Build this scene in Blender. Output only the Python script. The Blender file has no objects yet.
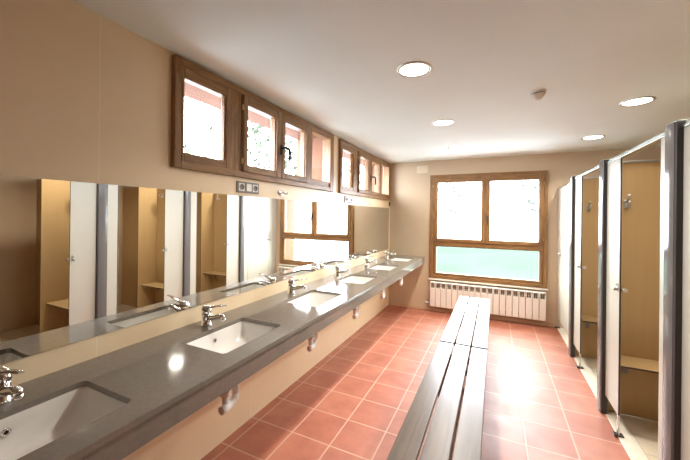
import bpy, bmesh, math, random
from mathutils import Vector, Matrix
random.seed(7)
SC = bpy.context.scene
COL = SC.collection
PI = math.pi

# ---------------------------------------------------------------- mesh helper
class MB:
    def __init__(self):
        self.bm = bmesh.new()
    def _merge(self, t):
        me = bpy.data.meshes.new('tmp'); t.to_mesh(me); t.free()
        self.bm.from_mesh(me); bpy.data.meshes.remove(me)
    def box(self, x0, x1, y0, y1, z0, z1, bev=0.0, mi=0, edge=None, thin=None, seg=2):
        t = bmesh.new()
        r = bmesh.ops.create_cube(t, size=1.0)
        for v in t.verts:
            v.co = Vector(((x0 + x1) / 2 + v.co.x * (x1 - x0), (y0 + y1) / 2 + v.co.y * (y1 - y0), (z0 + z1) / 2 + v.co.z * (z1 - z0)))
        for f in t.faces:
            f.material_index = mi
            if edge is not None and abs(f.normal[thin]) < .5:
                f.material_index = edge
        if bev > 0:
            bmesh.ops.bevel(t, geom=list(t.edges), offset=bev, segments=seg, affect='EDGES', profile=.5)
        self._merge(t)
        return self
    def tube(self, pts, rad, n=16, mi=0, caps=True, squash=None):
        pts = [Vector(p) for p in pts]
        if not hasattr(rad, '__len__'): rad = [rad] * len(pts)
        t = bmesh.new(); rings = []
        d0 = (pts[1] - pts[0]).normalized()
        ref = Vector((0, 0, 1)) if abs(d0.z) < .9 else Vector((1, 0, 0))
        u = d0.cross(ref).normalized()
        for i, p in enumerate(pts):
            if i == 0: d = pts[1] - pts[0]
            elif i == len(pts) - 1: d = pts[-1] - pts[-2]
            else: d = (pts[i + 1] - p).normalized() + (p - pts[i - 1]).normalized()
            d.normalize()
            u = (u - d * u.dot(d)).normalized(); w = d.cross(u)
            a, b = (1, 1) if squash is None else squash
            rings.append([t.verts.new(p + u * (a * rad[i] * math.cos(2 * PI * k / n)) + w * (b * rad[i] * math.sin(2 * PI * k / n))) for k in range(n)])
        for a, b in zip(rings, rings[1:]):
            for k in range(n):
                f = t.faces.new((a[k], a[(k + 1) % n], b[(k + 1) % n], b[k])); f.smooth = True; f.material_index = mi
        if caps:
            f = t.faces.new(rings[0][::-1]); f.material_index = mi
            f = t.faces.new(rings[-1]); f.material_index = mi
        bmesh.ops.recalc_face_normals(t, faces=t.faces)
        self._merge(t)
        return self
    def lathe(self, prof, c=(0, 0, 0), n=32, mi=0, axis='z'):
        """prof: list of (radius, height)"""
        t = bmesh.new(); rings = []
        for r, h in prof:
            if r < 1e-5: rings.append([t.verts.new((0, 0, h))])
            else: rings.append([t.verts.new((r * math.cos(2 * PI * k / n), r * math.sin(2 * PI * k / n), h)) for k in range(n)])
        for a, b in zip(rings, rings[1:]):
            for k in range(n):
                k2 = (k + 1) % n
                if len(a) == 1 and len(b) == 1: continue
                if len(a) == 1: f = t.faces.new((a[0], b[k2], b[k]))
                elif len(b) == 1: f = t.faces.new((a[k], a[k2], b[0]))
                else: f = t.faces.new((a[k], a[k2], b[k2], b[k]))
                f.smooth = True; f.material_index = mi
        bmesh.ops.recalc_face_normals(t, faces=t.faces)
        if axis == 'x': M = Matrix.Rotation(PI / 2, 4, 'Y')
        elif axis == '-x': M = Matrix.Rotation(-PI / 2, 4, 'Y')
        elif axis == '-y': M = Matrix.Rotation(PI / 2, 4, 'X')
        elif axis == 'y': M = Matrix.Rotation(-PI / 2, 4, 'X')
        else: M = Matrix.Identity(4)
        bmesh.ops.transform(t, matrix=Matrix.Translation(c) @ M, verts=t.verts)
        self._merge(t)
        return self
    def loft(self, loops, cap0=False, cap1=False, mi=0, smooth=True):
        t = bmesh.new()
        rs = [[t.verts.new(p) for p in lp] for lp in loops]
        n = len(rs[0])
        for a, b in zip(rs, rs[1:]):
            for k in range(n):
                f = t.faces.new((a[k], a[(k + 1) % n], b[(k + 1) % n], b[k])); f.smooth = smooth; f.material_index = mi
        if cap0: f = t.faces.new(rs[0][::-1]); f.smooth = smooth; f.material_index = mi
        if cap1: f = t.faces.new(rs[-1]); f.smooth = smooth; f.material_index = mi
        self._merge(t)
        return self
    def rot(self, M):
        bmesh.ops.transform(self.bm, matrix=M, verts=self.bm.verts); return self
    def build(self, name, mats, parent=None, loc=None):
        me = bpy.data.meshes.new(name); self.bm.to_mesh(me); self.bm.free()
        if not isinstance(mats, (list, tuple)): mats = [mats]
        for m in mats: me.materials.append(m)
        o = bpy.data.objects.new(name, me); COL.objects.link(o)
        if parent: o.parent = parent
        if loc: o.location = loc
        return o

def thing(name, label, cat, loc=(0, 0, 0), group=None):
    o = bpy.data.objects.new(name, None); COL.objects.link(o)
    o.empty_display_size = .05
    o.location = loc; o['label'] = label; o['category'] = cat
    if group: o['group'] = group
    return o
def tag(o, label, cat, group=None):
    o['label'] = label; o['category'] = cat
    if group: o['group'] = group
    return o
def struct(o, label=None, cat=None):
    o['kind'] = 'structure'
    if label: o['label'] = label
    if cat: o['category'] = cat
    return o
def copy_tree(o, parent=None):
    c = o.copy(); COL.objects.link(c)
    if parent: c.parent = parent
    for ch in list(o.children): copy_tree(ch, c)
    return c

# ---------------------------------------------------------------- materials
def mat(name, col, rough=.5, metal=0.0, spec=.5, coat=0.0):
    m = bpy.data.materials.new(name); m.use_nodes = True
    b = m.node_tree.nodes['Principled BSDF']
    b.inputs['Base Color'].default_value = (*col, 1); b.inputs['Roughness'].default_value = rough
    b.inputs['Metallic'].default_value = metal; b.inputs['Specular IOR Level'].default_value = spec
    b.inputs['Coat Weight'].default_value = coat; b.inputs['Coat Roughness'].default_value = .12
    return m
def nodes(m):
    return m.node_tree.nodes, m.node_tree.links, m.node_tree.nodes['Principled BSDF']
def noise_mat(name, c1, c2, scale=6, rough=.5, stretch=(1, 1, 1), spec=.5, bump=0.0, detail=4, coat=0.0, dist=0.0, lo=.3, hi=.7):
    m = mat(name, c1, rough, 0, spec, coat); N, L, b = nodes(m)
    tc = N.new('ShaderNodeTexCoord'); mp = N.new('ShaderNodeMapping'); nz = N.new('ShaderNodeTexNoise'); cr = N.new('ShaderNodeValToRGB')
    mp.inputs['Scale'].default_value = stretch
    nz.inputs['Scale'].default_value = scale; nz.inputs['Detail'].default_value = detail; nz.inputs['Distortion'].default_value = dist
    cr.color_ramp.elements[0].color = (*c1, 1); cr.color_ramp.elements[1].color = (*c2, 1)
    cr.color_ramp.elements[0].position = lo; cr.color_ramp.elements[1].position = hi
    L.new(tc.outputs['Object'], mp.inputs['Vector']); L.new(mp.outputs['Vector'], nz.inputs['Vector'])
    L.new(nz.outputs['Fac'], cr.inputs['Fac']); L.new(cr.outputs['Color'], b.inputs['Base Color'])
    if bump:
        bp = N.new('ShaderNodeBump'); bp.inputs['Strength'].default_value = bump; bp.inputs['Distance'].default_value = .01
        L.new(nz.outputs['Fac'], bp.inputs['Height']); L.new(bp.outputs['Normal'], b.inputs['Normal'])
    return m
def tile_mat(name, c1, c2, grout, u, v, tw, th, ou, ov, mortar, rough, offset=0.0, spec=.5, bump=.3, nsc=3.0, ncol=None, namt=.5, rvar=0.0):
    """tiles in the plane of object axes u, v"""
    m = mat(name, c1, rough, 0, spec); N, L, b = nodes(m)
    tc = N.new('ShaderNodeTexCoord'); sp = N.new('ShaderNodeSeparateXYZ'); cb = N.new('ShaderNodeCombineXYZ')
    L.new(tc.outputs['Object'], sp.inputs[0])
    for i, (ax, off) in enumerate(((u, ou), (v, ov))):
        a = N.new('ShaderNodeMath'); a.operation = 'SUBTRACT'; a.inputs[1].default_value = off
        L.new(sp.outputs[ax], a.inputs[0]); L.new(a.outputs[0], cb.inputs[i])
    br = N.new('ShaderNodeTexBrick'); br.offset = offset; br.squash = 1.0
    br.inputs['Scale'].default_value = 1; br.inputs['Brick Width'].default_value = tw; br.inputs['Row Height'].default_value = th
    br.inputs['Mortar Size'].default_value = mortar; br.inputs['Mortar Smooth'].default_value = .3; br.inputs['Bias'].default_value = 0
    br.inputs['Color1'].default_value = (*c1, 1); br.inputs['Color2'].default_value = (*c2, 1); br.inputs['Mortar'].default_value = (*grout, 1)
    L.new(cb.outputs[0], br.inputs['Vector'])
    out = br.outputs['Color']
    if ncol:
        nz = N.new('ShaderNodeTexNoise'); nz.inputs['Scale'].default_value = nsc; nz.inputs['Detail'].default_value = 5; nz.inputs['Roughness'].default_value = .6
        L.new(tc.outputs['Object'], nz.inputs['Vector'])
        mr = N.new('ShaderNodeMapRange'); mr.inputs['From Min'].default_value = .35; mr.inputs['From Max'].default_value = .7
        mr.inputs['To Max'].default_value = namt; L.new(nz.outputs['Fac'], mr.inputs['Value'])
        iv = N.new('ShaderNodeMath'); iv.operation = 'MULTIPLY_ADD'
        L.new(br.outputs['Fac'], iv.inputs[0]); iv.inputs[1].default_value = -1; iv.inputs[2].default_value = 1
        mm = N.new('ShaderNodeMath'); mm.operation = 'MULTIPLY'; L.new(mr.outputs[0], mm.inputs[0]); L.new(iv.outputs[0], mm.inputs[1])
        mx = N.new('ShaderNodeMix'); mx.data_type = 'RGBA'; L.new(mm.outputs[0], mx.inputs['Factor'])
        L.new(out, mx.inputs['A']); mx.inputs['B'].default_value = (*ncol, 1); out = mx.outputs['Result']
        if rvar:
            rr = N.new('ShaderNodeMapRange'); rr.inputs['From Min'].default_value = .3; rr.inputs['From Max'].default_value = .7
            rr.inputs['To Min'].default_value = rough - rvar; rr.inputs['To Max'].default_value = rough + rvar
            L.new(nz.outputs['Fac'], rr.inputs['Value']); L.new(rr.outputs[0], b.inputs['Roughness'])
    L.new(out, b.inputs['Base Color'])
    if bump:
        bp = N.new('ShaderNodeBump'); bp.invert = True; bp.inputs['Strength'].default_value = bump; bp.inputs['Distance'].default_value = .004
        L.new(br.outputs['Fac'], bp.inputs['Height']); L.new(bp.outputs['Normal'], b.inputs['Normal'])
    return m
def glass_mat(name, tint=(1, 1, 1), frost=0.0):
    m = bpy.data.materials.new(name); m.use_nodes = True; N = m.node_tree.nodes; L = m.node_tree.links
    for n in list(N): N.remove(n)
    out = N.new('ShaderNodeOutputMaterial'); tr = N.new('ShaderNodeBsdfTransparent'); tr.inputs[0].default_value = (*tint, 1)
    gl = N.new('ShaderNodeBsdfGlossy'); gl.inputs['Roughness'].default_value = .02; gl.inputs[0].default_value = (1, 1, 1, 1)
    fr = N.new('ShaderNodeFresnel'); fr.inputs['IOR'].default_value = 1.45
    mx = N.new('ShaderNodeMixShader'); ge = N.new('ShaderNodeNewGeometry'); mu = N.new('ShaderNodeMath'); mu.operation = 'MULTIPLY_ADD'
    L.new(ge.outputs['Backfacing'], mu.inputs[0]); mu.inputs[1].default_value = -1; mu.inputs[2].default_value = 1
    m1 = N.new('ShaderNodeMath'); m1.operation = 'MULTIPLY'; L.new(fr.outputs[0], m1.inputs[0]); L.new(mu.outputs[0], m1.inputs[1])
    L.new(m1.outputs[0], mx.inputs[0])
    src = tr.outputs[0]
    if frost:
        tl = N.new('ShaderNodeBsdfTranslucent'); tl.inputs[0].default_value = (*tint, 1)
        m2 = N.new('ShaderNodeMixShader'); m2.inputs[0].default_value = frost
        L.new(src, m2.inputs[1]); L.new(tl.outputs[0], m2.inputs[2]); src = m2.outputs[0]
    L.new(src, mx.inputs[1]); L.new(gl.outputs[0], mx.inputs[2]); L.new(mx.outputs[0], out.inputs[0])
    return m
def emit_mat(name, col, s):
    m = bpy.data.materials.new(name); m.use_nodes = True; N = m.node_tree.nodes; L = m.node_tree.links
    for n in list(N): N.remove(n)
    out = N.new('ShaderNodeOutputMaterial'); e = N.new('ShaderNodeEmission'); e.inputs[0].default_value = (*col, 1); e.inputs[1].default_value = s
    L.new(e.outputs[0], out.inputs[0]); return m

WALL = (.60, .470, .325)
M = {}
M['wall_l'] = tile_mat('wall tile left', (.85, .675, .45), (.86, .685, .46), (.90, .77, .56), 1, 2, 1.0, 4.0, .80, -.5, .0022, .38, offset=0, bump=.08, nsc=2.2, ncol=(.79, .61, .39), namt=.6, spec=.4)
M['wall_b'] = tile_mat('wall tile far', WALL, (.61, .48, .335), (.60, .45, .30), 0, 2, 1.2, 3.2, -.3, -.3, .0015, .45, offset=0, bump=.1, nsc=2.0, ncol=(.57, .44, .295), namt=.6, spec=.4)
M['plain'] = noise_mat('plain wall paint', (.52, .37, .22), (.56, .40, .24), 3, .55)
M['render'] = noise_mat('salmon outside render', (.150, .055, .024), (.185, .070, .032), 9, .8, bump=.2)
M['ceil'] = noise_mat('ceiling plaster', (.83, .90, .885), (.85, .92, .905), 2.5, .7, spec=.2)
M['floor'] = tile_mat('terracotta tile', (.43, .140, .082), (.51, .185, .112), (.56, .32, .22), 0, 1, .29, .29,   .07, .077,        .006, .50, bump=.35, nsc=4.5, ncol=(.33, .088, .046), namt=.85, spec=1.0, rvar=.05)
M['cream_tile'] = tile_mat('cream cubicle tile', (.62, .54, .40), (.66, .57, .43), (.42, .34, .24), 0, 1, .20, .20, 2.49, .05, .003, .35, bump=.4, nsc=5, ncol=(.55, .46, .33), namt=.5)
M['threshold'] = noise_mat('cream threshold stone', (.66, .60, .49), (.72, .66, .55), 12, .35)
M['skirt'] = noise_mat('beige skirting tile', (.58, .40, .26), (.62, .44, .29), 4, .4)
M['wood_y'] = noise_mat('stained pine grain along y', (.33, .175, .064), (.17, .084, .030), 5, .38, (6, .8, 6), bump=.05, dist=1.2)
M['wood_z'] = noise_mat('stained pine grain along z', (.33, .175, .064), (.17, .084, .030), 5, .38, (6, 6, .8), bump=.05, dist=1.2)
M['wood_x'] = noise_mat('stained pine grain along x', (.33, .175, .064), (.17, .084, .030), 5, .38, (.8, 6, 6), bump=.05, dist=1.2)
M['bench'] = noise_mat('dark varnished slat wood', (.125, .088, .062), (.075, .052, .036), 4, .30, (8, .6, 8), bump=.02, dist=.8)
M['bench_leg'] = noise_mat('dark bench leg wood', (.13, .07, .04), (.09, .045, .025), 5, .45, (6, 6, .7))
M['stone'] = noise_mat('grey brown counter stone', (.205, .178, .150), (.235, .205, .172), 60, .085, spec=.55, detail=2)
M['ceramic'] = mat('white glazed ceramic', (.90, .88, .84), .08, spec=.5)
M['chrome'] = mat('chrome', (.78, .77, .76), .08, 1)
M['steel'] = mat('brushed steel', (.55, .53, .50), .28, 1)
M['alu'] = mat('aluminium rail', (.44, .47, .43), .22, .9)
M['post'] = mat('grey lacquered post', (.150, .140, .134), .12, 0, .3)
M['post_d'] = mat('dark post side and foot', (.035, .026, .022), .35)
M['white_lam'] = mat('off white laminate', (.53, .50, .42), .32)
M['tan_lam'] = noise_mat('tan laminate', (.41, .27, .118), (.435, .285, .130), 30, .38, (1, 1, .05))
M['core'] = mat('dark laminate core', (.045, .028, .018), .45)
M['white_paint'] = mat('white radiator enamel', (.80, .74, .66), .3)
M['inner_shade'] = mat('radiator inner shade beige', (.36, .29, .21), .6)  # darker than the enamel, paints in the shade inside the radiator openings
M['sill'] = noise_mat('pale stone sill', (.78, .72, .62), (.82, .77, .68), 14, .3)
M['plastic_w'] = mat('white plastic', (.78, .74, .66), .35)
M['plastic_c'] = mat('cream plastic', (.74, .64, .48), .4)
M['plastic_g'] = mat('grey plastic', (.20, .18, .16), .35)
M['plastic_k'] = mat('black plastic', (.012, .011, .010), .35)
M['pvc'] = mat('white pvc pipe', (.86, .84, .80), .6)
M['brass'] = mat('brass hinge', (.66, .45, .18), .3, 1)
M['glass'] = glass_mat('window glass')
M['frost'] = glass_mat('frosted lower glass', (.90, .96, .91))
M['mirror'] = mat('mirror silver', (.90, .91, .89), .0, 1)
M['mirror_edge'] = mat('mirror glass edge', (.05, .08, .07), .2)
M['lamp'] = emit_mat('lamp diffuser', (1, .90, .74), 14)
M['leaf'] = noise_mat('tree leaf', (.030, .042, .024), (.042, .055, .036), 3, .8, spec=.1)
M['bark'] = noise_mat('tree bark', (.10, .095, .088), (.13, .125, .115), 12, .9, spec=0)
M['bounce_gravel'] = noise_mat('pale gravel', (.31, .335, .34), (.36, .385, .39), 20, .9)  # pale tone chosen to throw daylight up through the windows
M['lawn'] = noise_mat('mown lawn', (.031, .039, .031), (.038, .046, .038), .5, 1.0, spec=0)

# ---------------------------------------------------------------- dimensions
Y = 5.134; H = 2.387; XR = 3.92; YF = -4.5; T = .43
XT = 2.386          # edge of the terracotta floor
W1 = 1.145; W2 = 3.187; WW = 1.877; WZ0, WZ1 = 1.755, 2.373
BX0, BX1, BZ0, BZ1 = .672, 2.266, .525, 2.155

# ---------------------------------------------------------------- room shell
o = MB().box(0, XT, YF, Y, -.12, 0).build('floor', M['floor']); struct(o)
o = MB().box(XT, XR, YF, Y, -.12, 0).build('floor_right', M['cream_tile']); struct(o)
o = MB().box(-T, XR + .1, YF - .1, Y + T, H, H + .15).build('ceiling', M['ceil']); struct(o)
wl = MB()
def wall_ring(mb, mapf, u0, u1, z0, z1, holes, mi):
    us = sorted({u0, u1, *[h[0] for h in holes], *[h[1] for h in holes]})
    for a, b in zip(us, us[1:]):
        hs = [h for h in holes if h[0] <= a + 1e-6 and h[1] >= b - 1e-6]
        if hs:
            h = hs[0]
            if h[2] > z0: mapf(mb, a, b, z0, h[2], mi)
            if h[3] < z1: mapf(mb, a, b, h[3], z1, mi)
        else: mapf(mb, a, b, z0, z1, mi)
hl = [(W1 + .03, W1 + WW - .03, WZ0 + .03, WZ1 - .02), (W2 + .03, W2 + WW - .03, WZ0 + .03, WZ1 - .02)]
wall_ring(wl, lambda mb, a, b, z0, z1, mi: mb.box(-.09, 0, a, b, z0, z1, mi=mi), YF, Y, 0, H, hl, 0)
wall_ring(wl, lambda mb, a, b, z0, z1, mi: mb.box(-T, -.09, a, b, z0, z1, mi=mi), YF, Y, -.12, H, hl, 1)
struct(wl.build('wall_left', [M['wall_l'], M['render']]))
wb = MB(); hb = [(BX0 + .03, BX1 - .03, BZ0 + .03, BZ1 - .03)]
wall_ring(wb, lambda mb, a, b, z0, z1, mi: mb.box(a, b, Y, Y + .09, z0, z1, mi=mi), -T, XR + .1, 0, H, hb, 0)
wall_ring(wb, lambda mb, a, b, z0, z1, mi: mb.box(a, b, Y + .09, Y + T, z0, z1, mi=mi), -T, XR + .1, -.12, H, hb, 1)
struct(wb.build('wall_back', [M['wall_b'], M['render']]))
struct(MB().box(XR, XR + .1, YF, Y, 0, H).build('wall_right', M['plain']))
struct(MB().box(-T, XR + .1, YF - .1, YF, 0, H).build('wall_front', M['plain']))
struct(MB().box(.0, XT, Y - .012, Y, 0, .055, .003).build('baseboard_back', M['skirt']))
struct(MB().box(XT, XT + .10, .90, Y, 0, .006, .002).build('trim_1', M['threshold']))

# ---------------------------------------------------------------- windows
def fbox(mb, o, u0, u1, z0, z1, d0, d1, bev=.006, mi=0):
    """o = 'L': window lies in the left wall (u = y, depth = +x into the room); 'B': far wall (u = x, depth = -y)"""
    if o == 'L': mb.box(d0, d1, u0, u1, z0, z1, bev, mi)
    else: mb.box(u0, u1, -d1, -d0, z0, z1, bev, mi)
def border(root, o, name, u0, u1, z0, z1, g, d0, d1, parent_name=None, bev=.006):
    """a rectangular sash round the glass g = (u0, u1, z0, z1)"""
    mb = MB()
    fbox(mb, o, u0, g[0], z0, z1, d0, d1, bev); fbox(mb, o, g[1], u1, z0, z1, d0, d1, bev)
    s = .001
    wz = mb.build(name, M['wood_z'], root)
    m2 = MB()
    fbox(m2, o, g[0] - s, g[1] + s, z0, g[2], d0 + .001, d1 - .001, bev); fbox(m2, o, g[0] - s, g[1] + s, g[3], z1, d0 + .001, d1 - .001, bev)
    # glazing bead
    for a in ((g[0] - .004, g[0] + .008, g[2], g[3]), (g[1] - .008, g[1] + .004, g[2], g[3])):
        fbox(m2, o, *a, d0 + .012, d1 - .016, .003)
    m2.build('rail', M['wood_y'] if o == 'L' else M['wood_x'], wz)
    return wz
def pane(parent, o, g, d, m='glass'):
    mb = MB(); fbox(mb, o, g[0] - .004, g[1] + .004, g[2] - .004, g[3] + .004, d - .003, d + .003, 0); return mb.build('pane', M[m], parent)

def clerestory(name, y0, n):
    root = thing(name, '', 'window', (0, y0, 0)); struct(root)
    root['label'] = ('high brown wooden four-light window over the mirror, nearer the camera' if n == 1 else 'high brown wooden four-light window over the mirror, touching the far wall corner')
    fr = MB()
    fbox(fr, 'L', 0, .042, WZ0, WZ1, -.07, .030); fbox(fr, 'L', 1.80, WW, WZ0, WZ1, -.07, .030)
    fbox(fr, 'L', .447, .506, WZ0 + .04, WZ1 - .04, -.07, .022); fbox(fr, 'L', 1.372, 1.446, WZ0 + .04, WZ1 - .04, -.07, .022)
    f = fr.build('window_frame', M['wood_z'], root)
    fr = MB()
    fbox(fr, 'L', .041, 1.801, WZ0, WZ0 + .045, -.07, .029); fbox(fr, 'L', .041, 1.801, WZ1 - .045, WZ1, -.07, .029)
    fbox(fr, 'L', 1.44, 1.803, WZ0 + .044, WZ0 + .095, -.06, .016, .004); fbox(fr, 'L', 1.44, 1.803, WZ1 - .062, WZ1 - .044, -.06, .016, .004)
    fr.build('frame_rail', M['wood_y'], f)
    pane(f, 'L', (1.446, 1.80, WZ0 + .095, WZ1 - .06), -.02)
    gz = (1.848, 2.266)
    for u0, u1, g0, g1, d1 in ((.044, .445, .064, .374, .026), (.513, .942, .556, .880, .040), (.945, 1.372, .994, 1.31, .040)):
        s = border(root, 'L', 'sash', u0, u1, WZ0 + .042, WZ1 - .042, (g0, g1, *gz), -.030, d1)
        pane(s, 'L', (g0, g1, *gz), -.012)
    for z in (1.87, 2.24):
        MB().tube([(.032, .510, z - .018), (.032, .510, z + .018)], .006, 10).build('hinge', M['brass'], root)
    h = MB(); h.box(.040, .048, .918, .946, 1.985, 2.065, .003)
    h.tube([(.048, .932, 2.04), (.080, .932, 2.04), (.086, .943, 2.04), (.086, .973, 2.038), (.086, .988, 2.02), (.086, .991, 1.98), (.086, .986, 1.935)], [.011, .011, .012, .012, .013, .012, .010], 12)
    h.build('window_handle', M['plastic_k'], root)
    return root
clerestory('window_1', W1, 1); clerestory('window_2', W2, 2)

rw = thing('window_3', 'large brown wooden window above the radiator', 'window', (0, Y, 0)); struct(rw)
fr = MB()
fbox(fr, 'B', BX0, BX0 + .052, BZ0, BZ1, -.06, .034); fbox(fr, 'B', BX1 - .052, BX1, BZ0, BZ1, -.06, .034)
f = fr.build('window_frame', M['wood_z'], rw)
fr = MB()
fbox(fr, 'B', BX0 + .05, BX1 - .05, BZ0, BZ0 + .052, -.06, .033); fbox(fr, 'B', BX0 + .05, BX1 - .05, BZ1 - .052, BZ1, -.06, .033)
fbox(fr, 'B', BX0 + .05, BX1 - .05, 1.040, 1.115, -.06, .026)
fr.build('frame_rail', M['wood_x'], f)
MB().box(1.452, 1.512, -.02, .05, 1.10, BZ1 - .05, .003).build('mullion', M['wood_z'], rw)
g = (.768, 2.178, .617, 1.030)
s = border(rw, 'B', 'fixed_light', BX0 + .052, BX1 - .052, BZ0 + .052, 1.040, g, -.045, .016, bev=.004); pane(s, 'B', g, -.012, 'frost')
for u0, u1, g0, g1 in ((BX0 + .050, 1.480, .789, 1.430), (1.483, BX1 - .050, 1.537, 2.161)):
    g = (g0, g1, 1.160, 2.031)
    s = border(rw, 'B', 'sash', u0, u1, 1.108, BZ1 - .048, g, -.045, .044); pane(s, 'B', g, -.012)
h = MB(); h.box(1.495, 1.522, -.052, -.044, 1.44, 1.52, .003)
h.tube([(1.508, -.05, 1.50), (1.508, -.085, 1.50), (1.508, -.092, 1.49), (1.508, -.092, 1.38)], [.008, .008, .009, .007], 12)
h.build('window_handle', M['plastic_k'], rw)
for z in (1.2, 1.98):
    for u in (BX0 + .05, BX1 - .05): MB().tube([(u, -.036, z - .02), (u, -.036, z + .02)], .006, 10).build('hinge', M['brass'], rw)
MB().box(BX0 - .01, BX1 + .012, -.045, .0, .500, .524, .004).build('sill', M['sill'], rw)

# ---------------------------------------------------------------- counter with basins
ZC = .8525; XC = .596; ZB = .747
SY = [.453 + .8436 * k for k in range(6)]
def rrect(cx, cy, hx, hy, r, z, n=6):
    pts = []
    for sx, sy, a0 in ((1, 1, 0), (-1, 1, PI / 2), (-1, -1, PI), (1, -1, 3 * PI / 2)):
        for k in range(n + 1):
            a = a0 + PI / 2 * k / n
            pts.append(Vector((cx + sx * (hx - r) + r * math.cos(a), cy + sy * (hy - r) + r * math.sin(a), z)))
    return pts
BXC = .333; BHX = .153; BHY = .219
ct = thing('countertop', 'long grey-brown stone washbasin counter running along the mirrored wall', 'countertop', (0, 0, ZB))
t = bmesh.new()
def loop_edges(pts):
    vs = [t.verts.new(p) for p in pts]
    return [t.edges.new((vs[i], vs[(i + 1) % len(vs)])) for i in range(len(vs))]
zt = ZC - ZB
eds = loop_edges([Vector((.001, -.45, zt)), Vector((XC, -.45, zt)), Vector((XC, Y - .004, zt)), Vector((.001, Y - .004, zt))])
for y in SY: eds += loop_edges(rrect(BXC, y, BHX, BHY, .022, zt))
bmesh.ops.triangle_fill(t, use_beauty=True, use_dissolve=False, edges=eds)
for f in t.faces:
    if f.normal.z < 0: f.normal_flip()
bmesh.ops.dissolve_limit(t, angle_limit=.01, verts=t.verts, edges=t.edges, delimit={'NORMAL'})
ex = bmesh.ops.extrude_face_region(t, geom=list(t.faces), use_keep_orig=True)
for v in [g_ for g_ in ex['geom'] if isinstance(g_, bmesh.types.BMVert)]: v.co.z -= .022
bmesh.ops.recalc_face_normals(t, faces=t.faces)
mb = MB(); mb._merge(t); mb.build('counter_slab', M['stone'], ct)
MB().box(XC - .028, XC - .007, -.45, Y - .004, 0, zt - .0215, .0015).build('fascia', M['stone'], ct)

MB().box(.001, .04, -.45, Y - .004, -.085, zt - .0225, .002).build('wall_cleat', M['steel'], ct)
def make_basin():
    root = thing('washbasin', '', 'washbasin', (0, 0, 0), 'washbasins in the counter')
    mb = MB(); zr = ZC - .0225
    prof = [(1.04, 1.03, 0), (1.012, 1.009, -.0005), (1.005, 1.003, -.006), (.99, .99, -.04), (.965, .96, -.08), (.91, .90, -.106), (.80, .79, -.122), (.48, .48, -.131), (.14, .12, -.134)]
    loops = [rrect(BXC, 0, BHX * a, BHY * b, min(.024 + .4 * (1 - a), BHX * a * .95, BHY * b * .95), zr + z) for a, b, z in prof]
    out = [rrect(BXC, 0, BHX * a + .010, BHY * b + .010, min(.035 + .4 * (1 - a), BHX * a * .95), zr + z - .012) for a, b, z in reversed(prof[1:])]
    out.append(rrect(BXC, 0, BHX * 1.04, BHY * 1.03, .03, zr - .010))
    mb.loft([lp[::-1] for lp in loops], cap1=True); mb.loft([lp[::-1] for lp in out], cap0=True)
    lip = [rrect(BXC, 0, BHX * 1.04, BHY * 1.03, .03, zr), rrect(BXC, 0, BHX * 1.04, BHY * 1.03, .03, zr - .010)]
    mb.loft(lip); bmesh.ops.recalc_face_normals(mb.bm, faces=mb.bm.faces)
    mb.build('bowl', M['ceramic'], root)
    MB().lathe([(0, .002), (.012, .0025), (.021, .0035), (.025, .001), (.025, -.004), (0, -.004)], (BXC, 0, zr - .133)).build('drain', M['chrome'], root)
    MB().lathe([(.0, .001), (.0065, .001), (.0065, .004), (.0115, .004), (.0125, .001), (.0125, -.006), (0, -.006)], (BXC - BHX * .975, 0, zr - .045), axis='x', n=20).build('overflow_ring', M['chrome'], root)
    MB().lathe([(0, .002), (.0064, .002), (.0064, .0005), (0, .0005)], (BXC - BHX * .975, 0, zr - .045), axis='x', n=16).build('overflow_hole', M['plastic_k'], root)
    return root
def make_tap():
    root = thing('mixer_tap', '', 'tap', (0, 0, 0), 'chrome mixer taps')
    MB().lathe([(0, 0), (.030, 0), (.031, .004), (.029, .009), (.027, .012), (.0258, .045), (.0265, .066), (.0255, .069), (0, .069)], n=28).build('tap_body', M['chrome'], root)
    sp = MB(); sp.tube([(.012, 0, .040), (.05, 0, .052), (.09, 0, .064), (.112, 0, .070), (.126, 0, .069), (.132, 0, .060)], [.0165, .0155, .0140, .0135, .0140, .0135], 18)
    sp.lathe([(0, .0), (.0095, .0), (.0125, .003), (.0128, .012), (.009, .014)], (.1320, 0, .047), n=20)
    sp.build('spout', M['chrome'], root)
    cp = MB().lathe([(0, 0), (.0255, 0), (.0280, .004), (.0288, .020), (.024, .034), (.017, .044), (.008, .048), (0, .049)], (0, 0, .0705), n=28)
    cp.build('lever_cap', M['chrome'], root)
    lv = MB(); lv.tube([(.008, 0, .100), (.040, 0, .112), (.080, 0, .122), (.120, 0, .131), (.150, 0, .135)], [.018, .0155, .0130, .0115, .009], 14, squash=(1, .42))
    lv.build('lever', M['chrome'], root)
    return root
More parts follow.
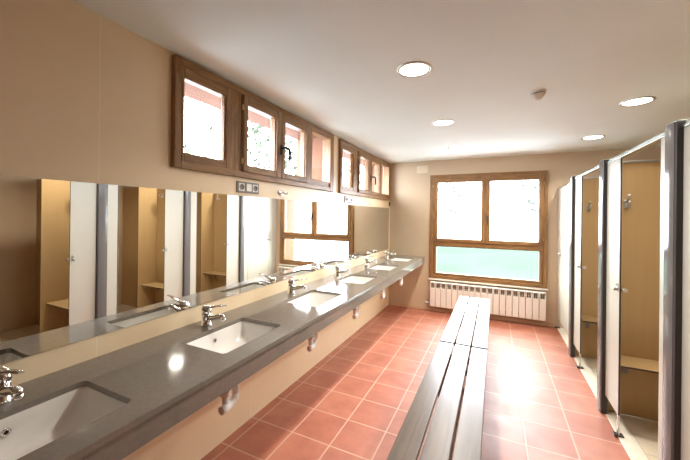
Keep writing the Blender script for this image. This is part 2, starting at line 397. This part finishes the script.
def make_trap():
    root = thing('drain_trap', '', 'drain pipe', (0, 0, 0), 'drain traps under the counter')
    MB().tube([(.345, 0, .6835), (.345, 0, .53)], .0165, 16).lathe([(.0165, 0), (.024, .002), (.024, .028), (.0165, .03)], (.345, 0, .62), n=20).build('tailpiece', M['pvc'], root)
    p = [(.345, 0, .53)] + [(.345 - .0, -.036 + .036 * math.cos(a), .525 - .034 * math.sin(a)) for a in [PI * k / 10 for k in range(1, 10)]] + [(.345, -.072, .53), (.345, -.072, .565)]
    MB().tube(p, .0175, 16).build('u_bend', M['pvc'], root)
    b = MB().tube([(.345, -.072, .560), (.345, -.072, .578), (.338, -.072, .592), (.322, -.072, .600), (-.03, -.072, .606)], .0165, 16)
    b.lathe([(.0165, 0), (.026, .002), (.026, .03), (.0165, .033)], (.345, -.072, .550), n=20)
    b.build('waste_pipe', M['pvc'], root)
    MB().lathe([(0, 0), (.036, 0), (.040, .003), (.036, .010), (.0165, .012)], (.001, -.072, .606), n=24, axis='x').build('wall_flange', M['pvc'], root)
    MB().lathe([(0, .0), (.019, .0), (.0215, .003), (.0215, .040), (.0175, .044), (.0175, .070)], (.355, -.112, .492), n=22, axis='y').rot(Matrix.Translation((0, 0, 0))).build('cleanout_cap', M['pvc'], root)
    return root
ORD = ['leftmost', 'second from the left', 'third from the left', 'third from the far wall', 'second from the far wall', 'nearest the far wall']
BL = ['white inset washbasin cut off by the left edge of the photo', 'white inset washbasin below the left mirror joint, second from the left',
      'white inset washbasin in the middle of the counter, third from the left', 'white inset washbasin third from the far wall',
      'white inset washbasin second from the far wall', 'white inset washbasin at the far wall end of the counter']
TL = ['chrome mixer tap half cut off by the left edge of the photo', 'chrome mixer tap behind the second washbasin from the left', 'chrome mixer tap behind the third washbasin from the left',
      'chrome mixer tap behind the third washbasin from the far wall', 'chrome mixer tap behind the second washbasin from the far wall', 'chrome mixer tap in the corner by the far wall']
PL = ['white drain trap under the leftmost washbasin, hidden by the counter', 'white plastic drain trap nearest the camera below the counter front', 'white plastic drain trap below the third washbasin from the left',
      'white plastic drain trap below the third washbasin from the far wall', 'white plastic drain trap below the second washbasin from the far wall', 'white plastic drain trap closest to the far wall under the counter']
b0, t0, p0 = make_basin(), make_tap(), make_trap()
for i, y in enumerate(SY):
    for proto, labs, loc in ((b0, BL, (0, y, 0)), (t0, TL, (.100, y + .012, ZC)), (p0, PL, (0, y, 0))):
        if proto is p0 and i == 0: continue
        first = (i == 0) or (proto is p0 and i == 1)
        o = proto if first else copy_tree(proto)
        o.location = loc; o['label'] = labs[i]

# ---------------------------------------------------------------- mirrors, sockets, small wall things
for y0, y1, lab in ((-.45, 1.670, 'frameless wall mirror left of the mirror joint'), (1.675, 5.075, 'long frameless wall mirror reaching the far wall')):
    mb = MB(); mb.box(.0005, .006, y0, y1, .949, 1.6306, 0, 0)
    for f in mb.bm.faces:
        c = f.calc_center_median(); f.material_index = 0 if c.x > .0055 else 1
    o = mb.build('wall_mirror', [M['mirror'], M['mirror_edge']]); tag(o, lab, 'mirror', 'wall mirrors over the counter')
    if y0 > 1: MB().box(.0004, .004, 1.6702, 1.6749, .949, 1.6306).build('joint_strip', M['mirror_edge'], o)
def socket(y, lab, w):
    r = thing('socket_plate', lab, 'socket', (0, y, 1.692), 'wall sockets above the mirror')
    MB().box(0, .010, -w / 2, w / 2, -.040, .040, .003).build('cover_plate', M['plastic_g'], r)
    n = 3 if w > .2 else 2
    kinds = ['outlet', 'switch', 'outlet'] if n == 3 else ['outlet', 'switch']
    for k, kd in enumerate(kinds):
        yc = (k - (n - 1) / 2) * .069
        if kd == 'switch': MB().box(.010, .016, yc - .026, yc + .026, -.026, .026, .002).build('switch_rocker', M['plastic_w'], r)
        else:
            ol = MB().box(.010, .0125, yc - .027, yc + .027, -.027, .027, .001).build('outlet', M['plastic_w'], r)
            w_ = MB().lathe([(.021, 0), (.0215, .002), (.019, .003), (.018, .001), (0, .0005)], (.0125, yc, 0), axis='x', n=24)
            w_.build('outlet_well', M['plastic_g'], ol)
            MB().lathe([(.0028, 0), (.0028, .0012), (0, .0013)], (.0132, yc - .009, 0), axis='x', n=10).lathe([(.0028, 0), (.0028, .0012), (0, .0013)], (.0132, yc + .009, 0), axis='x', n=10).build('pin_hole', M['plastic_k'], ol)
socket(1.742, 'grey triple socket and switch plate under the nearer high window', .222)
socket(3.460, 'grey triple socket and switch plate under the farther high window', .222)
r = thing('wall_hook', 'small oval chrome bracket on the wall between the two socket plates', 'hook', (0, 2.135, 1.682))
MB().lathe([(0, .006), (.030, .006), (.033, .003), (.033, 0), (0, 0)], axis='x', n=28).rot(Matrix.Diagonal((1, 1.5, .8, 1))).build('back_plate', M['chrome'], r)
MB().tube([(.004, -.012, 0), (.03, -.014, -.002), (.045, -.004, -.006), (.050, .010, -.006), (.046, .022, -.002)], [.010, .009, .009, .009, .010], 14).build('hook_arm', M['chrome'], r)
tag(MB().box(0, .018, -.02, .02, -.035, .035, .004).build('wall_switch', M['plastic_k'], None, (0, 5.092, 1.700)), 'small dark switch at the far corner of the mirrored wall', 'switch')
tag(MB().lathe([(0, .008), (.008, .007), (.012, .004), (.012, 0), (0, 0)], axis='x', n=18).build('screw_cap', M['chrome'], None, (0, 4.201, 1.672)), 'tiny chrome screw cap on the wall below the farther high window', 'cap')
r = tag(MB().box(-.089, .089, -.008, 0, -.060, .060, .003).build('cover_plate', M['plastic_c'], None, (.542, Y + .001, 2.26)), 'blank cream cover plate on the far wall near the ceiling', 'cover plate')

# ---------------------------------------------------------------- radiator
NX = 19; PT = .0812; RX0 = .702
r = thing('radiator', 'white sectional wall radiator below the large window', 'radiator', (RX0, Y - .03, .09))
for k in range(NX):
    mb = MB(); x0 = k * PT + .0032; x1 = (k + 1) * PT - .0032
    mb.box(x0, x1, -.090, -.078, .012, .302, .004)
    mb.box(x0, x0 + .012, -.088, -.02, .29, .385, .003); mb.box(x1 - .012, x1, -.088, -.02, .29, .385, .003)
    mb.box(x0, x1, -.090, -.03, .376, .392, .004)
    mb.box((x0 + x1) / 2 - .0045, (x0 + x1) / 2 + .0045, -.079, -.01, .02, .37, .001, 1)
    mb.box(x0, x1, -.012, -.002, .02, .37, .002, 1)
    o = mb.build('radiator_section', [M['white_paint'], M['inner_shade']], r)
mb = MB()
for z in (.05, .30): mb.tube([(0, -.045, z), (NX * PT, -.045, z)], .018, 14)
for x in (.25, 1.3): mb.box(x - .012, x + .012, -.05, .029, .27, .30, .002); mb.box(x - .012, x + .012, -.05, .029, .04, .07, .002)
mb.build('header_pipe', M['inner_shade'], r)
v = MB().tube([(0, -.045, .05), (-.05, -.045, .05), (-.055, -.045, .05)], .011, 14).lathe([(.0, 0), (.016, 0), (.018, .004), (.018, .03), (.012, .034)], (-.085, -.045, .05), axis='x', n=20)
v.tube([(-.045, -.045, .05), (-.045, .028, .05)], .009, 12)
v.build('valve', M['steel'], r)

# ---------------------------------------------------------------- slatted benches
def make_bench():
    L = 1.70; root = thing('slatted_bench', '', 'bench', (0, 0, 0), 'slatted wooden benches')
    for x in (-.186, -.058, .070):
        MB().box(x, x + .116, 0, L, .415, .44, .004).build('slat', M['bench'], root)
    for y in (.13, L - .17):
        mb = MB(); mb.box(-.165, .165, y, y + .04, .365, .4145, .004); mb.build('crosspiece', M['bench_leg'], root)
        for x in (-.165, .12): MB().box(x, x + .045, y - .0025, y + .0425, .0, .3645, .004).build('leg', M['bench_leg'], root)
    mb = MB(); mb.box(-.02, .02, .17, L - .17, .12, .16, .004); mb.build('stretcher', M['bench_leg'], root)
    for y in (.13, L - .17): MB().box(-.12, .12, y + .002, y + .038, .118, .162, .004).build('foot_rail', M['bench_leg'], root)
    for y in (.15, L - .15):
        for x in (-.155, -.10, -.027, .028, .101, .156): MB().lathe([(0, .0016), (.003, .0014), (.0045, 0), (0, .0001)], (x, y, .44), n=10).build('screw', M['steel'], root)
    return root
bn = make_bench(); bn.location = (1.378, 2.792, 0); bn['label'] = 'slatted wooden bench whose end points at the radiator, shining under the window'
b2 = copy_tree(bn); b2.location = (1.378, 1.070, 0); b2['label'] = 'slatted dark wooden bench running out of the bottom of the photo'

# ---------------------------------------------------------------- shower cubicles
XF = 2.383; PTK = .013; PZ0 = .150; PZ1 = 1.916; PX = 2.355
def panel(mb, y0, y1, z0, z1, x=XF): mb.box(x, x + PTK, y0, y1, z0, z1, .0015, 0, edge=1, thin=0, seg=1)
def knob_set(parent, y, z, side):
    k = MB().lathe([(0, .034), (.012, .034), (.0165, .030), (.0165, .018), (.009, .014), (.009, .006), (.019, .005), (.020, 0), (0, 0)], (XF, y, z), axis='-x', n=24)
    k.lathe([(0, .003), (.006, .003), (.007, 0), (0, 0)], (XF, y, z + .035), axis='-x', n=16)
    k.lathe([(0, .030), (.012, .030), (.015, .026), (.015, .016), (.008, .012), (.008, 0), (0, 0)], (XF + PTK, y, z), axis='x', n=24)
    k.box(XF + PTK, XF + PTK + .018, y + side * .012 - .022, y + side * .012 + .022, z - .008, z + .006, .002)
    return k.build('latch_knob', M['steel'], parent)
def foot(parent, y):
    mb = MB(); mb.box(XF + .001, XF + .012, y - .011, y + .011, .014, PZ0 + .03, .002)
    mb.tube([(XF + .0065, y, .012), (XF + .0065, y, .06)], .009, 14)
    f = mb.build('support_foot', M['steel'], parent)
    MB().box(XF - .022, XF + .035, y - .022, y + .022, .0062, .016, .003).build('foot_plate', M['post_d'], f)
def posts(r, y0):
    # post: glossy grey face, dark strip over its near side face
    mb = MB(); n = 10
    prof = [(PX + .008, y0 + .004), (PX + .002, y0 + .010)] + [(PX - .004 * math.sin(PI * i / n), y0 + .010 + .088 * i / n) for i in range(n + 1)] + [(PX + .002, y0 + .100), (PX + .010, y0 + .104), (2.402, y0 + .104), (2.402, y0 + .004)]
    mb.loft([[Vector((x, y, .006)) for x, y in prof], [Vector((x, y, 1.950)) for x, y in prof]], True, True, smooth=False)
    bmesh.ops.recalc_face_normals(mb.bm, faces=mb.bm.faces)
    p = mb.build('corner_post', M['post'], r)
    mb = MB(); mb.box(PX + .006, 2.395, y0 - .001, y0 + .0045, .006, 1.947, .001); mb.build('side_strip', M['post_d'], p)
    mb = MB(); mb.box(PX + .004, 2.408, y0 + .002, y0 + .1045, 1.950, 1.957, .002); mb.build('post_cap', M['alu'], p)
    # partition to the rear wall of the cubicle
    yp = y0 + .058
    mb = MB(); mb.box(2.4035, XR - .002, yp, yp + PTK, .006, PZ1 + .008, .001, 0, edge=1, thin=1, seg=1); q = mb.build('partition', [M['tan_lam'], M['core']], r)
    MB().box(2.4035, XR - .002, yp - .004, yp + PTK + .004, PZ1 + .008, PZ1 + .024, .002).build('partition_cap', M['steel'], q)
def cubicle(k, lab, closed=False):
    y0 = 1.96 + 1.078 * (k - 1) if k else .938; ye = y0 + (1.078 if k else 1.022); last = closed
    r = thing('shower_cubicle', lab, 'cubicle', (0, 0, 0), 'shower cubicles along the right side')
    posts(r, y0) if k == 0 else None
    if not last: posts(r, ye)
    # hinge side strip, door, front panel
    zt = PZ1 if not last else 1.895
    mb = MB(); panel(mb, y0 + .1065, y0 + .218, PZ0, zt); mb.build('hinge_strip', [M['white_lam'], M['core']], r)
    hy = y0 + .221
    yn = y0 + (.803 if k else .785)
    mb = MB(); panel(mb, hy, yn - .003, PZ0, zt - .002)
    d = mb.build('door', [M['white_lam'], M['core']], r)
    knob_set(d, yn - .040, 1.025, 1)
    for z in (.3, 1.02, 1.72): MB().tube([(XF + PTK + .008, hy - .002, z - .03), (XF + PTK + .008, hy - .002, z + .03)], .007, 12).build('door_hinge', M['steel'], r)
    if not closed:
        piv = Vector((XF + PTK + .004, hy, 0)); d.matrix_local = Matrix.Translation(piv) @ Matrix.Rotation(math.radians(-86), 4, 'Z') @ Matrix.Translation(-piv)
    yfar = ye - .001 if not last else Y - .002
    mb = MB(); panel(mb, yn, yfar, PZ0, zt); fp = mb.build('front_panel', [M['white_lam'], M['core']], r)
    lc = MB(); lc.box(XF - .004, XF, yn + .012, yn + .042, .99, 1.045, .0015)
    lc.lathe([(0, .022), (.010, .022), (.013, .018), (.013, .008), (.008, .006), (.008, 0), (0, 0)], (XF - .003, yn + .027, 1.012), axis='-x', n=20)
    lc.lathe([(0, .008), (.005, .008), (.006, 0), (0, 0)], (XF - .003, yn + .027, 1.045), axis='-x', n=14)
    lc.box(XF + PTK, XF + PTK + .03, yn - .018, yn + .03, 1.0, 1.02, .002)
    lc.build('latch_catch', M['steel'], fp)
    foot(fp, yn + .014 if not last else yn + .20)
    if not last:
        mb = MB(); mb.box(XF - .010, XF + PTK + .010, y0 + .1055, ye + .003, PZ1, PZ1 + .014, .003); mb.box(XF - .006, XF + PTK + .006, y0 + .1055, ye + .003, PZ1 + .013, PZ1 + .028, .003)
        mb.build('top_rail', M['alu'], r)
    else:
        MB().box(XF - .004, XF + PTK + .004, y0 + .1055, yfar, zt, zt + .010, .002).build('top_rail', M['alu'], r)
    # short return wall between changing and shower parts
    yq = (ye + .056) if not last else Y - .001
    mb = MB(); mb.box(3.05, 3.05 + PTK, yq - .275, yq, .006, PZ1 + .008, .001, 0, edge=1, thin=0, seg=1); mb.build('return_panel', [M['tan_lam'], M['core']], r)
    return y0, yq
LABC = ['shower cubicle nearest the camera, seen mostly in the mirror', 'open shower cubicle with the largest direct view inside', 'narrow-looking open shower cubicle beside the closed one', 'closed shower cubicle touching the far window wall']
SEATL = ['tan fold seat in the cubicle nearest the camera, seen in the mirror', 'tan seat in the open cubicle with the largest direct view inside', 'tan seat in the open cubicle beside the closed one']
HKL = ['nearest cubicle', 'widest open cubicle', 'open cubicle beside the closed one']
for k in range(4):
    y0, yq = cubicle(k, LABC[k], k == 3)
    if k == 3: continue
    s = thing('cubicle_seat', SEATL[k], 'seat', (0, yq, .442), 'seats in the shower cubicles')
    mb = MB(); mb.box(2.43, 3.049, -.225, -.001, 0, .014, .001, 0, edge=1, thin=2, seg=1); mb.build('seat_board', [M['tan_lam'], M['core']], s)
    for x in (2.50, 2.97):
        mb = MB(); mb.box(x, x + .03, -.20, -.001, -.012, -.0005, .001); mb.box(x, x + .03, -.012, -.001, -.12, -.011, .001); mb.build('bracket', M['plastic_g'], s)
    for x, z, wh in ((2.516, 1.617, 'by the door of the'), (2.92, 1.77, 'in the rear corner of the')):
        h = thing('coat_hook', 'steel coat hook %s %s' % (wh, HKL[k]), 'hook', (x, yq, z), 'coat hooks in the cubicles'); h.scale = (1.3, 1.15, 1.25)
        MB().box(-.016, .016, -.005, 0, -.030, .022, .003).build('back_plate', M['steel'], h)
        MB().tube([(0, -.004, -.012), (0, -.022, -.026), (0, -.040, -.022), (.0, -.050, .0), (0, -.052, .014)], [.007, .007, .007, .007, .008], 12).build('lower_prong', M['steel'], h)
        MB().tube([(0, -.004, .008), (.0, -.022, .016), (0, -.040, .036), (0, -.046, .050)], [.006, .006, .006, .007], 12).build('upper_prong', M['steel'], h)

# ---------------------------------------------------------------- ceiling things
def make_light():
    r = thing('recessed_downlight', '', 'ceiling light', (0, 0, 0), 'recessed ceiling lights')
    MB().lathe([(.104, 0), (.104, -.003), (.098, -.007), (.086, -.007), (.083, -.004), (.083, 0)], n=40).build('trim_ring', M['steel'], r)
    MB().lathe([(.083, -.003), (.05, -.005), (0, -.0055)], n=40).build('lamp_diffuser', M['lamp'], r)
    ld = bpy.data.lights.new('downlight', 'AREA'); ld.shape = 'DISK'; ld.size = .15; ld.energy = LW; ld.color = (1, .95, .87); ld.spread = math.radians(140)
    lo = bpy.data.objects.new('downlight_lamp', ld); COL.objects.link(lo); lo.location = (0, 0, -.012); lo.parent = r
    return r
LW = 7.0
l0 = make_light()
LL = [(1.16, 1.89, 'round recessed ceiling light nearest the camera above the bench'), (1.16, 3.07, 'middle round recessed ceiling light of the row of three'), (1.155, 4.24, 'round recessed ceiling light closest to the large window'),
      (2.57, 3.09, 'round recessed ceiling light over the widest open cubicle'), (2.57, 1.91, 'round recessed ceiling light over the cubicle nearest the camera, added unseen to light it'), (2.57, 4.27, 'round recessed ceiling light over the farther open cubicle')]  # out-of-view lamp continues the row, added to light the nearest cubicle
for i, (x, y, lab) in enumerate(LL):
    o = l0 if i == 0 else copy_tree(l0)
    o.location = (x, y, H); o['label'] = lab
r = thing('smoke_detector', 'small tapered white detector on the ceiling between the lights', 'detector', (1.875, 2.585, H))
MB().lathe([(0, 0), (.050, 0), (.050, -.010), (.047, -.013), (0, -.013)], n=32).build('detector_base', M['plastic_w'], r)
MB().lathe([(.043, -.013), (.043, -.017)], n=32).build('sensor_slot', M['plastic_k'], r)
MB().lathe([(0, -.017), (.046, -.017), (.044, -.024), (.020, -.054), (.014, -.058), (0, -.059)], n=8).build('detector_head', M['plastic_w'], r)

# ---------------------------------------------------------------- outside
struct(MB().box(-34, 34, -20, 60, -.50, -.30).build('bounce_ground', M['bounce_gravel']))  # pale ground added outside to bounce daylight onto the ceiling
struct(MB().box(-5.0, 4.6, 10.3, 20.5, -.32, -.26, .02).build('lawn', M['lawn']))
def tree(loc, h, rad, lab, nl=900, seed=1):
    rn = random.Random(seed); root = thing('garden_tree', lab, 'tree', loc, 'trees outside the windows')
    mb = MB(); mb.tube([(0, 0, -.1), (.05, .03, h * .25), (-.04, .06, h * .5), (.03, 0, h * .85)], [.10, .085, .06, .02], 10)
    tips = []
    for k in range(14):
        z = h * (.25 + .05 * k); a = rn.uniform(0, 2 * PI); l = rad * rn.uniform(.6, 1.0)
        p = [(0, 0, z), (math.cos(a) * l * .5, math.sin(a) * l * .5, z + l * .2), (math.cos(a) * l, math.sin(a) * l, z + l * .35)]
        mb.tube(p, [.03, .018, .006], 6); tips += [Vector(p[1]), Vector(p[2]), (Vector(p[1]) + Vector(p[2])) / 2]
    mb.build('trunk', M['bark'], root)
    t = bmesh.new()
    for k in range(nl):
        c = rn.choice(tips) + Vector((rn.gauss(0, .28), rn.gauss(0, .28), rn.gauss(0, .25)))
        s = rn.uniform(.04, .09); q = Vector((rn.gauss(0, 1), rn.gauss(0, 1), rn.gauss(0, 1))).normalized(); u = q.orthogonal().normalized(); w = q.cross(u)
        t.faces.new([t.verts.new(c + u * s * 1.7), t.verts.new(c + w * s * .7 + u * .3 * s), t.verts.new(c - u * s * 1.5), t.verts.new(c - w * s * .7 + u * .3 * s)])
    cb = MB(); cb._merge(t); cb.build('foliage', M['leaf'], root)
tree((-4.2, 3.4, -.25), 4.6, 1.5, 'leafy tree outside, behind the leftmost high pane', 700, 3)
tree((-4.6, 7.4, -.2), 4.8, 1.6, 'leafy tree outside, behind the middle panes of the nearer high window', 700, 5)
tree((-5.0, 12.5, -.1), 5.0, 1.7, 'leafy tree outside, behind the farther high window', 600, 8)
tree((-1.7, 21.5, -.3), 4.8, 1.9, 'leafy tree outside, behind the left pane of the large window', 1700, 11)
tree((4.2, 22.5, -.3), 5.0, 2.0, 'leafy tree outside, behind the right pane of the large window', 1700, 14)

# ---------------------------------------------------------------- daylight
w = bpy.data.worlds.new('overcast daylight'); SC.world = w; w.use_nodes = True
bg = w.node_tree.nodes['Background']; bg.inputs[0].default_value = (.90, .97, 1.06, 1); bg.inputs[1].default_value = 14.0
def portal(loc, rot, sx, sy):
    ld = bpy.data.lights.new('window_portal', 'AREA'); ld.shape = 'RECTANGLE'; ld.size = sx; ld.size_y = sy; ld.cycles.is_portal = True
    o = bpy.data.objects.new('window_portal', ld); COL.objects.link(o); o.location = loc; o.rotation_euler = rot
portal((-T - .01, W1 + WW / 2, 2.064), (0, -PI / 2, 0), .56, 1.82)
portal((-T - .01, W2 + WW / 2, 2.064), (0, -PI / 2, 0), .56, 1.82)
portal(((BX0 + BX1) / 2, Y + T + .01, (BZ0 + BZ1) / 2), (-PI / 2, 0, 0), 1.54, 1.58)

# ---------------------------------------------------------------- camera
yaw, pitch, roll = .4448, .0013, .0111
F = Vector((-math.sin(yaw) * math.cos(pitch), math.cos(yaw) * math.cos(pitch), math.sin(pitch)))
R = F.cross(Vector((0, 0, 1))).normalized(); U = R.cross(F)
c, s_ = math.cos(roll), math.sin(roll)
R2 = R * c + U * s_; U2 = U * c - R * s_
cd = bpy.data.cameras.new('camera'); cam = bpy.data.objects.new('camera', cd); COL.objects.link(cam)
cd.sensor_width = 36; cd.sensor_fit = 'HORIZONTAL'; cd.lens = 314.757 * 36 / 690; cd.shift_y = -14.87 / 690; cd.clip_start = .02
cam.matrix_world = Matrix(((R2.x, U2.x, -F.x, 1.6095), (R2.y, U2.y, -F.y, 0), (R2.z, U2.z, -F.z, 1.5), (0, 0, 0, 1)))
SC.camera = cam

SC.view_settings.view_transform = 'Standard'; SC.view_settings.look = 'None'; SC.view_settings.gamma = 1
SC.view_settings.use_curve_mapping = False; SC.view_settings.exposure = 1.26
cy = SC.cycles
cy.use_denoising = True; cy.max_bounces = 14; cy.diffuse_bounces = 8; cy.glossy_bounces = 8; cy.transparent_max_bounces = 16; cy.sample_clamp_indirect = 60
cy.caustics_reflective = False; cy.caustics_refractive = False
